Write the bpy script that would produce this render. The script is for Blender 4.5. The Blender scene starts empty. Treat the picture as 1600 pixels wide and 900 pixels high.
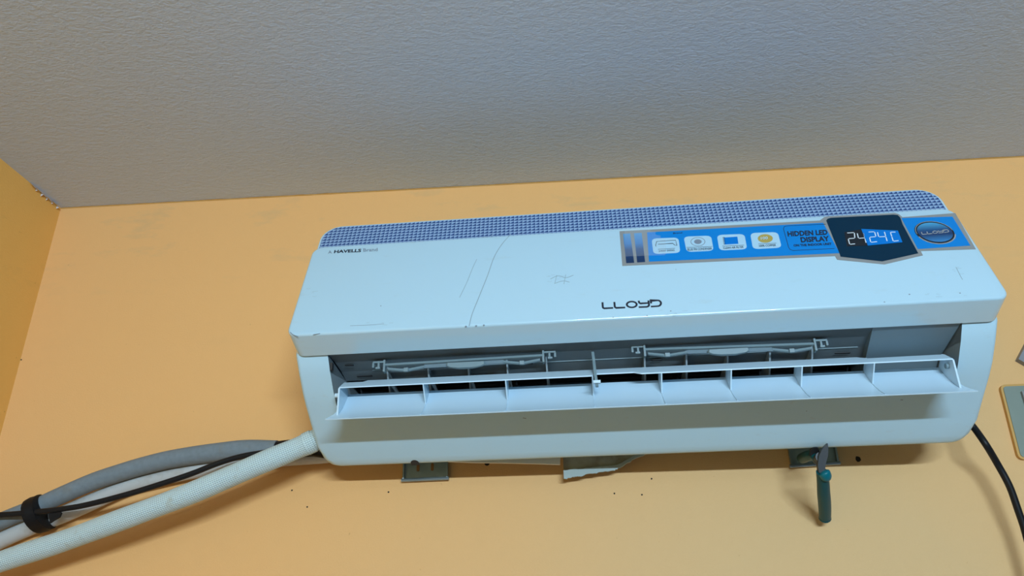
import bpy, bmesh, math, random
from mathutils import Vector, Matrix
rnd = random.Random(7)
S = bpy.context.scene
COL = S.collection

# ------------------------------------------------------------------ camera
def basis(yaw, pitch, roll):
    yaw, pitch, roll = map(math.radians, (yaw, pitch, roll))
    fw = Vector((math.sin(yaw)*math.cos(pitch), math.cos(yaw)*math.cos(pitch), math.sin(pitch)))
    rt = Vector((math.cos(yaw), -math.sin(yaw), 0)); up = rt.cross(fw)
    r2 = rt*math.cos(roll) + up*math.sin(roll); u2 = -rt*math.sin(roll) + up*math.cos(roll)
    return r2, u2, fw
FPX = 1155.0
D = 1.158                                  # lens to back wall
CAM = Vector((0, -D, 2.03))
RR = basis(-3.1756, 24.3872, -1.3607)      # room as seen by the camera
RA = basis(-4.9001, 24.3872, -1.1989)      # air conditioner as seen by the camera
cd = bpy.data.cameras.new('camera'); cam = bpy.data.objects.new('camera', cd); COL.objects.link(cam)
cd.sensor_width = 36; cd.lens = FPX/1600*36; cd.clip_start = 0.01
cam.matrix_world = Matrix.Translation(CAM) @ Matrix((RR[0], RR[1], -RR[2])).transposed().to_4x4()
S.camera = cam
# ------------------------------------------------------------------ world, lights, exposure
W = bpy.data.worlds.new('world'); S.world = W; W.use_nodes = True
W.node_tree.nodes['Background'].inputs[0].default_value = (0.75, 0.85, 1, 1)
W.node_tree.nodes['Background'].inputs[1].default_value = 0.3
def area(name, loc, target, sx, sy, power, col):
    l = bpy.data.lights.new(name, 'AREA'); l.shape = 'RECTANGLE'; l.size = sx; l.size_y = sy
    l.energy = power; l.color = col
    o = bpy.data.objects.new(name, l); COL.objects.link(o); o.location = loc
    o.rotation_euler = (Vector(target) - Vector(loc)).to_track_quat('-Z', 'Y').to_euler()
    return o
area('tube_lamp_light', (0.55, -3.30, 2.44), (0.3, 0, 2.2), 1.2, 0.05, 78, (0.62, 0.83, 1.0))
S.view_settings.view_transform = 'Standard'; S.view_settings.look = 'None'
S.view_settings.gamma = 1; S.view_settings.use_curve_mapping = False
S.view_settings.exposure = 0.20

# ------------------------------------------------------------------ pixel rays to real depths
def ray(px, py, R):
    return R[2] + R[0]*((px-800)/FPX) - R[1]*((py-450)/FPX)
def wp(px, py, y):                          # point of the room on the plane y = const
    d = ray(px, py, RR); return CAM + d*((y+D)/d.y)
XC = 0.07965; YO = 1.10; ZO = 0.20          # origin of the unit in its own view frame
def local_ray(px, py):                      # ray in the unit's own axes
    r, u, f = RA
    return ray(px, py, RA)
TD = Vector((0, .361, .9326)); ND = Vector((0, -.9326, .361)); P0 = Vector((0, .8786, .3558))
def st(px, py, e=0.0):                      # where a sight line meets the sloping front panel: (s, t)
    d = local_ray(px, py); base = P0 + ND*e
    k = base.dot(ND)/d.dot(ND); p = d*k
    return p.x - XC, (p - base).dot(TD)
def panel(s, t, e=0.0):                     # panel coordinates to local metres
    p = P0 + TD*t + ND*e
    return Vector((s, p.y - YO, p.z - ZO))
def ac_y(px, py, y):                        # point of the unit on its plane y = const
    d = local_ray(px, py); d = d*(y/d.y); return Vector((d.x - XC, y - YO, d.z - ZO))
def L(x, y, z): return Vector((x, y - YO, z - ZO))

# ------------------------------------------------------------------ materials
def mat(name, col, rough=0.5, metal=0.0, spec=0.5, emit=None, coat=0):
    m = bpy.data.materials.new(name); m.use_nodes = True
    b = m.node_tree.nodes['Principled BSDF']
    b.inputs['Base Color'].default_value = (*col, 1); b.inputs['Roughness'].default_value = rough
    b.inputs['Metallic'].default_value = metal; b.inputs['Specular IOR Level'].default_value = spec
    b.inputs['Coat Weight'].default_value = coat
    if emit: b.inputs['Emission Color'].default_value = (*emit[:3], 1); b.inputs['Emission Strength'].default_value = emit[3]
    return m
class NT:
    def __init__(s, m): s.t = m.node_tree; s.b = s.t.nodes['Principled BSDF']
    def n(s, typ, **k):
        x = s.t.nodes.new(typ)
        for a, v in k.items(): setattr(x, a, v)
        return x
    def l(s, a, b): s.t.links.new(a, b)
    def coords(s, out='Object', scale=(1, 1, 1), rot=(0, 0, 0)):
        c = s.n('ShaderNodeTexCoord'); m = s.n('ShaderNodeMapping')
        m.inputs['Scale'].default_value = scale; m.inputs['Rotation'].default_value = rot
        s.l(c.outputs[out], m.inputs[0]); return m.outputs[0]
    def noise(s, vec, scale, detail=3, rough=.5):
        x = s.n('ShaderNodeTexNoise'); x.inputs['Scale'].default_value = scale
        x.inputs['Detail'].default_value = detail; x.inputs['Roughness'].default_value = rough
        s.l(vec, x.inputs['Vector']); return x.outputs['Fac']
    def ramp(s, f, stops):
        r = s.n('ShaderNodeValToRGB'); e = r.color_ramp.elements
        while len(e) < len(stops): e.new(.5)
        for el, (p, c) in zip(e, stops): el.position = p; el.color = (*c, 1) if len(c) == 3 else c
        s.l(f, r.inputs[0]); return r.outputs[0]
    def mix(s, f, a, b, mode='MIX'):
        x = s.n('ShaderNodeMix', data_type='RGBA', blend_type=mode)
        for sock, v in ((x.inputs['Factor'], f), (x.inputs['A'], a), (x.inputs['B'], b)):
            if isinstance(v, (int, float)): sock.default_value = v
            elif isinstance(v, tuple): sock.default_value = (*v, 1)
            else: s.l(v, sock)
        return x.outputs['Result']
    def math(s, op, a, b=None):
        x = s.n('ShaderNodeMath', operation=op)
        for sock, v in zip(x.inputs, (a, b)):
            if v is None: continue
            if isinstance(v, (int, float)): sock.default_value = v
            else: s.l(v, sock)
        return x.outputs[0]
    def bump(s, h, strength, dist=.001):
        x = s.n('ShaderNodeBump'); x.inputs['Strength'].default_value = strength; x.inputs['Distance'].default_value = dist
        s.l(h, x.inputs['Height']); s.l(x.outputs[0], s.b.inputs['Normal'])
    def base(s, c): s.l(c, s.b.inputs['Base Color'])

def wall_mat(name, c1, c2, dirt, patch=None):
    m = mat(name, c1, .75, spec=.25); t = NT(m); v = t.coords()
    big = t.noise(v, 2.2, 3); c = t.mix(big, c1, c2)
    if patch:                                # khaki tint around the machine, fading outward
        g = t.n('ShaderNodeVectorMath', operation='DISTANCE'); t.l(t.coords(scale=(.8, 1, 1)), g.inputs[0]); g.inputs[1].default_value = patch
        wob = t.math('ADD', g.outputs['Value'], t.math('MULTIPLY', t.noise(v, 1.7, 4), .35))
        c = t.mix(t.ramp(wob, [(.35, (.8, .8, .8)), (.85, (0, 0, 0))]), c, (.66, .46, .235))
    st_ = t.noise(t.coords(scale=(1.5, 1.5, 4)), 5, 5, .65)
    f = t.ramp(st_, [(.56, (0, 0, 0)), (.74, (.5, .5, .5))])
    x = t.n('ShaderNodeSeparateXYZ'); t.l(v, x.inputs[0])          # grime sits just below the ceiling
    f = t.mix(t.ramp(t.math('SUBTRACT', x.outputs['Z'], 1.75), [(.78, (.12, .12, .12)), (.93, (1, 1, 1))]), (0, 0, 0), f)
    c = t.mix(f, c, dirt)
    sp = t.noise(v, 130, 2); f2 = t.ramp(sp, [(.73, (0, 0, 0)), (.78, (.35, .35, .35))])
    c = t.mix(f2, c, (c1[0]*.5, c1[1]*.42, c1[2]*.3)); t.base(c)
    h = t.math('ADD', t.noise(v, 420, 3), t.math('MULTIPLY', t.noise(v, 30, 3), 1.2))
    t.bump(h, .35, .0012); return m
WALL = wall_mat('orange_emulsion', (.88, .465, .165), (.83, .465, .185), (.58, .40, .20), (.30, 0, 1.98))
WALL_L = wall_mat('orange_emulsion_side', (.93, .53, .140), (.88, .48, .12), (.62, .38, .12))
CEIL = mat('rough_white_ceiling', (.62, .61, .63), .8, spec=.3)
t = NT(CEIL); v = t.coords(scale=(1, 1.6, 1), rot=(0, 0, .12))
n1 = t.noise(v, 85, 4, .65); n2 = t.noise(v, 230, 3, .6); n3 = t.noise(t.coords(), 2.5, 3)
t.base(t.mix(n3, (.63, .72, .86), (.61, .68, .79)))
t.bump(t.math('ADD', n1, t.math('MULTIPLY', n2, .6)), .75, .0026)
FLOOR = mat('floor_tile_grey', (.26, .30, .38), .5)
WALL_F = mat('dark_unseen_wall', (.11, .11, .11), .8)  # unseen walls coloured dark to keep bounce light out of the shadows

WHITE = mat('white_gloss_plastic', (.50, .69, .79), .25, coat=1)
WHITE.node_tree.nodes['Principled BSDF'].inputs['Coat Roughness'].default_value = .05
t = NT(WHITE); n = t.noise(t.coords(scale=(2, 6, 6)), 9, 5, .7)
t.base(t.mix(t.ramp(n, [(.60, (0, 0, 0)), (.78, (.35, .35, .35))]), (.48, .69, .80), (.45, .56, .58)))
BODY = mat('white_satin_plastic', (.48, .69, .80), .35)
t = NT(BODY); n = t.noise(t.coords(scale=(3, 6, 6)), 14, 5, .7)
t.base(t.mix(t.ramp(n, [(.62, (0, 0, 0)), (.8, (.4, .4, .4))]), (.48, .69, .80), (.42, .46, .46)))
FLAP = mat('white_flap_plastic', (.56, .73, .84), .25)
DUCT = mat('grey_duct_plastic', (.17, .24, .28), .45)
DUCTR = mat('grey_roof_plastic', (.27, .33, .36), .5)
DUCT2 = mat('grey_linkage_plastic', (.19, .27, .30), .4)
HANDLE = mat('pale_grip_plastic', (.19, .27, .30), .3)
DARK = mat('black_plastic', (.015, .016, .018), .45)
FAN = mat('dark_fan_plastic', (.03, .035, .04), .5)
INK = mat('black_ink', (.012, .016, .03), .5)
INKG = mat('grey_ink', (.20, .24, .30), .5)
SMG = mat('faint_smudge', (.36, .48, .54), .6)
SCR = mat('scratch_grey', (.26, .34, .39), .6)
GREYF = mat('silver_grey_print', (.27, .275, .27), .4, spec=.3)
BLUE = mat('bright_blue_print', (.0, .215, .62), .35, spec=.3)
TILE = mat('pale_blue_print', (.42, .64, .78), .35)
NAVY = mat('navy_display_print', (.002, .026, .055), .3, spec=.15)
LEDK = mat('black_print', (.008, .012, .018), .3)
LEDB = mat('blue_screen_print', (.0, .18, .60), .3, spec=.2)
DIGIT = mat('white_print', (.75, .82, .86), .4)
GOLD = mat('gold_print', (.45, .34, .08), .35)
SILV = mat('silver_print', (.55, .60, .62), .25, metal=.6)
def grad_mat(name, stops):
    m = mat(name, (0, 0, 0), .3, coat=.3); t = NT(m)
    c = t.n('ShaderNodeUVMap'); x = t.n('ShaderNodeSeparateXYZ'); t.l(c.outputs[0], x.inputs[0])
    t.base(t.ramp(t.math('MULTIPLY', x.outputs['Y'], 5.0), stops)); return m
# printed fades, UV y = height on the panel in metres
BARP = grad_mat('blue_fade_print', [(.50, (.004, .03, .10)), (.60, (.01, .07, .22)), (.66, (.03, .20, .50)), (.78, (.10, .34, .62))])
EMBL = grad_mat('emblem_fade_print', [(.50, (.03, .20, .46)), (.565, (.004, .035, .12)), (.61, (.008, .07, .20)), (.68, (.06, .34, .58))])
# printed chequer of pale wedges on dark blue
DOTS = mat('blue_wedge_print', (.1, .2, .4), .25, coat=.2); t = NT(DOTS)
c = t.n('ShaderNodeUVMap'); x = t.n('ShaderNodeSeparateXYZ'); t.l(c.outputs[0], x.inputs[0])
fu = t.math('FRACT', t.math('MULTIPLY', x.outputs['X'], 160.0)); fv = t.math('FRACT', t.math('MULTIPLY', x.outputs['Y'], 160.0))
df = t.math('ADD', t.math('SUBTRACT', fv, fu), t.math('MULTIPLY', fv, .35))
df = t.math('MULTIPLY', df, .5); df = t.math('ADD', df, .5)
col = t.ramp(df, [(.44, (.022, .055, .19)), (.52, (.06, .13, .32)), (.62, (.22, .36, .56)), (.88, (.32, .45, .64))])
t.base(col)
METAL = mat('galvanised_steel', (.22, .26, .28), .38, metal=.8)
t = NT(METAL); n = t.noise(t.coords(), 60, 3); t.base(t.mix(n, (.20, .27, .31), (.40, .48, .52)))
JAW = mat('worn_tool_steel', (.07, .075, .08), .5, metal=.3)
TEAL = mat('teal_grip_rubber', (.0, .065, .078), .4, spec=.3)
TEAL2 = mat('bright_teal_rubber', (.0, .13, .165), .35, spec=.3)
CARD = mat('dirty_card', (.36, .36, .30), .8); t = NT(CARD)
t.base(t.mix(t.ramp(t.noise(t.coords(), 45, 4), [(.4, (0, 0, 0)), (.7, (1, 1, 1))]), (.40, .42, .35), (.26, .25, .19)))
FOAMW = mat('white_foam', (.62, .62, .58), .8)
EDGE_LIT = mat('torn_edge_lit_tone', (.36, .43, .42), .85)  # torn edge; lit strip below the unit's shadow put in as paler colour
BLACKC = mat('black_cable_jacket', (.008, .009, .011), .45, spec=.25)
TAPE = mat('black_insulating_tape', (.008, .008, .009), .6, spec=.2); t = NT(TAPE)
t.bump(t.noise(t.coords(scale=(1, 3, 3)), 90, 3), .5, .001)
FOAMG = mat('grey_foam_insulation', (.26, .29, .33), .8); t = NT(FOAMG); v = t.coords()
c = t.mix(t.noise(v, 160, 3), (.22, .26, .285), (.155, .185, .20))
c = t.mix(t.ramp(t.noise(v, 22, 4, .7), [(.58, (0, 0, 0)), (.75, (.5, .5, .5))]), c, (.20, .17, .12)); t.base(c)
t.bump(t.noise(v, 300, 2), .5, .0006)
PIPEW = mat('pale_pvc_pipe', (.47, .47, .45), .5); t = NT(PIPEW)
t.base(t.mix(t.ramp(t.noise(t.coords(), 25, 4, .7), [(.5, (0, 0, 0)), (.75, (.6, .6, .6))]), (.52, .52, .50), (.33, .28, .21)))
SLEEVE = mat('white_woven_sleeve', (.66, .70, .64), .8); t = NT(SLEEVE)
u = t.n('ShaderNodeUVMap'); x = t.n('ShaderNodeSeparateXYZ'); t.l(u.outputs[0], x.inputs[0])
wx = t.math('SINE', t.math('MULTIPLY', x.outputs['X'], 6.2832*330)); wy = t.math('SINE', t.math('MULTIPLY', x.outputs['Y'], 6.2832*34))
wv = t.math('ADD', t.math('MULTIPLY', wx, .5), wy); wv = t.math('MULTIPLY', wv, .25); wv = t.math('ADD', wv, .5)
c = t.ramp(wv, [(.12, (.24, .31, .31)), (.5, (.58, .70, .70)), (.8, (.66, .78, .77))])
dn = t.ramp(t.noise(t.coords(), 18, 5, .75), [(.56, (0, 0, 0)), (.72, (.8, .8, .8))])
t.base(t.mix(dn, c, (.40, .38, .27))); t.bump(wv, .8, .0012)
BOARD = mat('grey_green_board', (.22, .26, .22), .6); t = NT(BOARD)
t.base(t.mix(t.noise(t.coords(), 20, 4), (.25, .29, .24), (.18, .22, .18)))
RIM = mat('orange_paint_rim', (.60, .33, .09), .6)
SLOT = mat('brown_slot', (.30, .15, .05), .8)
GREYM = mat('dull_grey_casing', (.24, .24, .25), .5)
CLEAR = mat('clear_tape', (.85, .92, .95), .08); CLEAR.node_tree.nodes['Principled BSDF'].inputs['Alpha'].default_value = .10
HOLE = mat('dark_hole', (.02, .015, .01), .9)
CHIP = mat('bare_white_plaster', (.70, .68, .70), .8)

# ------------------------------------------------------------------ mesh helpers
def finish(bm, smooth=True, ang=32, recalc=True):
    if recalc: bmesh.ops.recalc_face_normals(bm, faces=bm.faces)
    if smooth:
        for f in bm.faces: f.smooth = True
        for e in bm.edges:
            if len(e.link_faces) == 2: e.smooth = e.calc_face_angle(0) < math.radians(ang)
def obj(name, bm, m, parent=None, smooth=True, ang=32, label=None, recalc=True):
    finish(bm, smooth, ang, recalc)
    me = bpy.data.meshes.new(name); bm.to_mesh(me); bm.free(); me.materials.append(m)
    o = bpy.data.objects.new(name, me); COL.objects.link(o)
    if parent: o.parent = parent
    if label: o['label'] = label
    return o
def tag(o, label, cat, group=None):
    o['label'] = label; o['category'] = cat
    if group: o['group'] = group
    return o
def struct(o, label): o['kind'] = 'structure'; o['label'] = label; return o
def box(bm, a, b):
    x0, y0, z0 = a; x1, y1, z1 = b
    v = [bm.verts.new(p) for p in ((x0,y0,z0),(x1,y0,z0),(x1,y1,z0),(x0,y1,z0),(x0,y0,z1),(x1,y0,z1),(x1,y1,z1),(x0,y1,z1))]
    for f in ((0,3,2,1),(4,5,6,7),(0,1,5,4),(1,2,6,5),(2,3,7,6),(3,0,4,7)): bm.faces.new([v[i] for i in f])
def loft(bm, rings, closed=True, caps=True):
    R = [[bm.verts.new(p) for p in r] for r in rings]; n = len(R[0])
    for a, b in zip(R, R[1:]):
        for i in range(n if closed else n-1):
            bm.faces.new((a[i], a[(i+1) % n], b[(i+1) % n], b[i]))
    if caps: bm.faces.new(R[0][::-1]); bm.faces.new(R[-1])
    return R
def catmull(pts, k=8):
    out = []; P = [pts[0]*2 - pts[1]] + list(pts) + [pts[-1]*2 - pts[-2]]
    for i in range(1, len(P)-2):
        a, b, c, d = P[i-1:i+3]
        for j in range(k):
            u = j/k
            out.append(.5*((2*b) + (c-a)*u + (2*a-5*b+4*c-d)*u*u + (3*b-a-3*c+d)*u**3))
    out.append(pts[-1]); return out
def tube(bm, pts, r, n=12, k=8, uv=False, flat=1.0):
    P = catmull(pts, k) if k else list(pts)
    rf = r if callable(r) else (lambda s: r)
    T = [(P[min(i+1, len(P)-1)] - P[max(i-1, 0)]).normalized() for i in range(len(P))]
    nrm = T[0].orthogonal().normalized(); rings = []; ln = [0]
    for i in range(len(P)):
        if i: ln.append(ln[-1] + (P[i]-P[i-1]).length)
        nrm = (nrm - T[i]*nrm.dot(T[i])).normalized(); bn = T[i].cross(nrm)
        rr = rf(i/(len(P)-1))
        rings.append([P[i] + nrm*math.cos(a)*rr + bn*math.sin(a)*rr*flat for a in (2*math.pi*j/n for j in range(n))])
    R = loft(bm, rings)
    if uv:
        lay = bm.loops.layers.uv.verify(); idx = {v: (i, j) for i, r_ in enumerate(R) for j, v in enumerate(r_)}
        for f in bm.faces:
            js = [idx[l.vert][1] for l in f.loops]; wrap = max(js) - min(js) > n/2 and len(f.verts) == 4
            for l in f.loops:
                i, j = idx[l.vert]; l[lay].uv = (ln[i], (j + (n if wrap and j == 0 else 0))/n)
def plate(bm, poly, e0, e1, uv=False):
    """prism of an (s,t) outline standing on the sloping panel between heights e0 and e1"""
    n = len(poly)
    a = [bm.verts.new(panel(s, t_, e0)) for s, t_ in poly]; b = [bm.verts.new(panel(s, t_, e1)) for s, t_ in poly]
    fs = [bm.faces.new(b), bm.faces.new(a[::-1])]
    for i in range(n): fs.append(bm.faces.new((a[i], a[(i+1) % n], b[(i+1) % n], b[i])))
    if uv:
        lay = bm.loops.layers.uv.verify(); m = {}
        for i, p in enumerate(poly): m[a[i]] = p; m[b[i]] = p
        for f in fs:
            for l in f.loops: l[lay].uv = m[l.vert]
    return a, b
def rrect(x0, x1, y0, y1, rs, k=5):
    """rounded rectangle, radii bottom-left, bottom-right, top-right, top-left"""
    out = []
    for (cx, cy, a0), r in zip(((x0, y0, 180), (x1, y0, 270), (x1, y1, 0), (x0, y1, 90)), rs):
        ox = cx + (r if cx == x0 else -r); oy = cy + (r if cy == y0 else -r)
        for j in range(k+1):
            a = math.radians(a0 + 90*j/k); out.append((ox + r*math.cos(a), oy + r*math.sin(a)))
    return out
def ribbon(bm, pts, w, e0, e1):
    """flat stroke of width w along (s,t) points on the panel"""
    n = len(pts); lf, rt = [], []
    for i in range(n):
        a = Vector(pts[max(i-1, 0)]); b = Vector(pts[min(i+1, n-1)]); d = (b-a)
        d = d.normalized() if d.length > 1e-9 else Vector((1, 0))
        k = 1.0
        if 0 < i < n-1:
            d1 = (Vector(pts[i])-a).normalized(); c_ = max(.5, d1.dot(d)); k = 1/c_
        q = Vector((-d.y, d.x))*w/2*k; p = Vector(pts[i]); lf.append(p+q); rt.append(p-q)
    for i in range(n-1):
        plate(bm, [tuple(rt[i]), tuple(rt[i+1]), tuple(lf[i+1]), tuple(lf[i])], e0, e1)
def quadmap(q, u, v):                       # q = TL,TR,BR,BL in pixels; v up
    tl, tr, br, bl = q
    x = (1-v)*((1-u)*bl[0]+u*br[0]) + v*((1-u)*tl[0]+u*tr[0])
    y = (1-v)*((1-u)*bl[1]+u*br[1]) + v*((1-u)*tl[1]+u*tr[1])
    return st(x, y)
def lettering(bm, body, q, e, bold=0.0, shear=0.0):
    cu = bpy.data.curves.new('t', 'FONT'); cu.body = body; cu.size = 1; cu.offset = bold; cu.shear = shear
    cu.resolution_u = 3
    o = bpy.data.objects.new('t', cu); COL.objects.link(o)
    dg = bpy.context.evaluated_depsgraph_get(); me = bpy.data.meshes.new_from_object(o.evaluated_get(dg))
    xs = [v.co.x for v in me.vertices]; ys = [v.co.y for v in me.vertices]
    x0, x1, y0, y1 = min(xs), max(xs), min(ys), max(ys)
    vs = [bm.verts.new(panel(*quadmap(q, (v.co.x-x0)/(x1-x0), (v.co.y-y0)/(y1-y0)), e)) for v in me.vertices]
    for p in me.polygons:
        try: bm.faces.new([vs[i] for i in p.vertices])
        except ValueError: pass
    bpy.data.objects.remove(o); bpy.data.curves.remove(cu); bpy.data.meshes.remove(me)

def word(name, body, q, e, bold, shear, m, parent):
    bm = bmesh.new(); lettering(bm, body, q, e, bold, shear)
    return obj(name, bm, m, parent, smooth=False, recalc=False)
# ------------------------------------------------------------------ the room
H = 2.03 + .63583*D; XL = -.79304*D; XR = 3.4; YB = -3.5
def slab(name, a, b, m, label):
    bm = bmesh.new(); box(bm, a, b); return struct(obj(name, bm, m, smooth=False), label)
wall_back = slab('wall_back', (XL-.1, 0, 0), (XR+.1, .12, H+.1), WALL, 'orange painted wall carrying the air conditioner')
wall_left = slab('wall_left', (XL-.1, YB, 0), (XL, 0, H+.1), WALL_L, 'orange painted side wall at the left')
wall_right = slab('wall_right', (XR, YB, 0), (XR+.1, 0, H+.1), WALL_F, 'dark grey unseen side wall at the right')
wall_front = slab('wall_front', (XL-.1, YB-.1, 0), (XR+.1, YB, H+.1), WALL_F, 'dark grey unseen wall behind the viewer')
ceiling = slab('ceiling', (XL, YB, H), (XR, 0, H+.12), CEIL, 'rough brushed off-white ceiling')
floor = slab('floor', (XL, YB, -.1), (XR, 0, 0), FLOOR, 'plain grey floor')

# thin uneven line of wall paint along the ceiling edge
bm = bmesh.new(); top = []; bot = []
nseg = 90
for i in range(nseg+1):
    x = XL + (2.1)*i/nseg; w = .0014 + .0016*rnd.random()
    top.append((x, -w, H-.0004)); bot.append((x, 0, H-.0022))
for i in range(nseg):
    bm.faces.new([bm.verts.new(p) for p in (top[i], top[i+1], bot[i+1], bot[i])])
obj('paint_edge', bm, RIM, wall_back, smooth=False, recalc=False)
# chipped plaster in the corner
bm = bmesh.new()
for i in range(5):
    a = i/5; y = -.012 - .075*a
    p = [(XL+.0005, y, H-.001), (XL+.0005, y-.017, H-.001), (XL+.003+.003*rnd.random(), y-.017, H-.004), (XL+.003+.004*rnd.random(), y, H-.005-.002*rnd.random())]
    ring2 = [(q[0], q[1], H) for q in p[:2]] 
    bm.faces.new([bm.verts.new(q) for q in p])
    bm.faces.new([bm.verts.new(q) for q in ((p[0][0], p[0][1], H-.0095+.003*rnd.random()), p[0], p[3])])
obj('plaster_chip', bm, CHIP, ceiling, smooth=False, recalc=False)

def wall_speck(px, py, r, name='screw_hole'):
    bm = bmesh.new(); c_ = wp(px, py, -.0004)
    ring = [(c_.x + r*math.cos(a)*(.8+.4*rnd.random()), -.0004, c_.z + r*math.sin(a)*(.8+.4*rnd.random())) for a in (2*math.pi*i/9 for i in range(9))]
    back = [(p[0], .0002, p[2]) for p in ring]
    loft(bm, [ring, back]); return obj(name, bm, HOLE, wall_back, smooth=False)
wall_speck(761, 724, .0042); wall_speck(1341, 717, .0045)
for px, py in ((33, 562), (607, 769), (1018, 748), (1003, 773), (456, 766), (480, 792), (960, 771)):
    wall_speck(px, py, .0013, 'paint_speck')

# ------------------------------------------------------------------ air conditioner
Ra = Matrix(RA).transposed(); Rr = Matrix(RR).transposed()
M3 = Rr @ Ra.inverted()
ac = bpy.data.objects.new('air_conditioner', None); COL.objects.link(ac)
AC_M = Matrix.Translation(CAM + M3 @ Vector((XC, YO, ZO))) @ M3.to_4x4()
ac.matrix_world = AC_M
tag(ac, 'white wall-mounted split air conditioner with open flap, hanging on the orange wall', 'air conditioner')

# housing: one continuous shell with a rounded outline and the outlet cut in it
PR = [(.9125, .3345), (.9290, .3130), (.9500, .2905), (.9660, .2770), (.9950, .2560), (1.0250, .2335), (1.0440, .2195), (1.0530, .2140), (1.0580, .2130),
      (1.1000, .2245), (1.1050, .2500), (1.1200, .5300), (1.1100, .5480), (.9850, .5480), (.9700, .5300), (.9300, .4300), (.9080, .3600)]
def inset(poly, d):
    n = len(poly); out = []
    ar = sum(poly[i][0]*poly[(i+1) % n][1] - poly[(i+1) % n][0]*poly[i][1] for i in range(n))
    sg = 1 if ar > 0 else -1
    for i in range(n):
        p = Vector(poly[i]); a = (p - Vector(poly[i-1])).normalized(); b = (Vector(poly[(i+1) % n]) - p).normalized()
        na = Vector((-a.y, a.x))*sg; nb = Vector((-b.y, b.x))*sg; m_ = (na+nb)
        m_ = m_.normalized()*d/max(.6, m_.normalized().dot(na)); out.append(tuple(p+m_))
    return out
HW = .4530; RAD = .006
OL, OR_ = -.4080, .4085
stations = [(-HW + RAD - RAD*math.sin(a), RAD*(1-math.cos(a))) for a in [math.radians(90*i/6) for i in range(6, 0, -1)]]
stations += [(-HW+RAD, 0)] if -HW+RAD < OL-.002 else []
stations += [(OL, 0), (OR_, 0)]
stations += [(-x_, i_) for x_, i_ in stations[:6+(1 if -HW+RAD < OL-.002 else 0)]][::-1]
bm = bmesh.new(); rings = []
for x_, i_ in stations:
    pr = inset(PR, i_) if i_ else PR
    pr = [(p[0], min(p[1], .3345)) if j == 0 else p for j, p in enumerate(pr)]
    def hwz(z): return 1 - (.026/HW)*(1-math.sqrt(max(0, 1-((.026-max(0, z-.2130))/.026)**2))) if z < .2390 else 1
    rings.append([bm.verts.new(L(x_*(hwz(p[1]) if abs(x_) > .41 else 1), *p)) for p in pr])
n = len(PR)
for a, b in zip(rings, rings[1:]):
    hole = abs(a[0].co.x - OL) < 1e-6
    for i in range(n):
        if hole and (i < 3 or i >= n-2): continue
        bm.faces.new((a[i], a[(i+1) % n], b[(i+1) % n], b[i]))
bm.faces.new(rings[0][::-1]); bm.faces.new(rings[-1])
obj('housing', bm, BODY, ac, ang=28)

# front panel: thick rounded plate leaning back, with a softened front rim
def panel_slab(outline, depth, e_front, rim, drop, m, name, label=None):
    bm = bmesh.new(); cx = sum(p[0] for p in outline)/len(outline); cy = sum(p[1] for p in outline)/len(outline)
    def shr(d):
        return inset(outline, d)
    rings = []
    for k in range(5):
        a = math.radians(90*k/4); rings.append([panel(*p, e_front - rim*(1-math.sin(a))) for p in shr(rim*(1-math.cos(a)))][:])
    front = list(rings[::-1])   # centre face first
    base = [panel(p[0]*(.998), p[1] + (drop if p[1] < .02 else 0), e_front - depth) for p in shr(.0005)]
    R = loft(bm, front + [base])
    return obj(name, bm, m, ac, label=label)
panel_slab(rrect(-.4535, .4535, -.0085, .1675, (.014, .014, .016, .016)), .0385, 0.0, .0035, -.0035, WHITE, 'front_panel')
panel_slab(rrect(-.4478, .4478, .1380, .2142, (.004, .004, .030, .030), 8), .020, -.0015, .0015, 0, WHITE, 'top_trim')
bm = bmesh.new(); plate(bm, rrect(-.4445, .4445, .150, .2112, (.002, .002, .0268, .0268), 8), -.0016, -.0011, uv=True)
obj('patterned_strip', bm, DOTS, ac, smooth=False, label='blue strip printed with pale wedges along the panel top')

# ---- outlet duct
def quadf(bm, *pts): bm.faces.new([bm.verts.new(p) for p in pts])
YD, ZD = 1.008, .3335                       # back edge of the duct roof
bm = bmesh.new()
F = lambda x, y, z: L(x, y, z)
XB0, XB1 = -.4015, .4050
xs = [OL, OR_]
roof = [(.9130, .3335), (.9400, .3305), (.9650, .3250), (.9850, .3175)]
fl = [(.9660, .2770), (.985, .2745), (1.02, .2760), (1.05, .283), (1.085, .31)]
def xl(y): return OL + (XB0-OL)*(y-.913)/(.095)
def xr(y): return OR_ + (XB1-OR_)*(y-.913)/(.095)
for a, b in zip(roof, roof[1:]):
    quadf(bm, F(xl(a[0]), *a), F(xr(a[0]), *a), F(xr(b[0]), *b), F(xl(b[0]), *b))
for a, b in zip(fl, fl[1:]):
    quadf(bm, F(OL, *a), F(OR_, *a), F(OR_, *b), F(OL, *b))
for x0, sgn in ((OL, xl), (OR_, xr)):
    pts = [F(x0, .9130, .3335), F(x0, .9290, .3130), F(x0, .9500, .2905), F(x0, .9660, .2770), F(sgn(1.008), 1.02, .2760), F(sgn(1.008), 1.05, .283), F(sgn(1.008), 1.05, .3330), F(sgn(.985), .985, .3175)]
    bm.faces.new([bm.verts.new(p) for p in pts])
bmesh.ops.solidify(bm, geom=bm.faces[:], thickness=.0012)
obj('outlet_duct', bm, DUCTR, ac, ang=50, label='grey plastic air outlet duct behind the open flap')
# thin front flange around the outlet, closing the joint to the panel
bm = bmesh.new(); box(bm, L(-.43, .906, .3335), L(.43, .916, .3365)); obj('panel_seam', bm, DUCT, ac, smooth=False)
# lower moulding line across the roof
bm = bmesh.new()
a = ac_y(700, 577, .968); 
box(bm, L(-.36, .9640, .3241), L(.296, .9660, .3275)); obj('roof_ridge', bm, DUCT2, ac, smooth=False)
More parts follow.
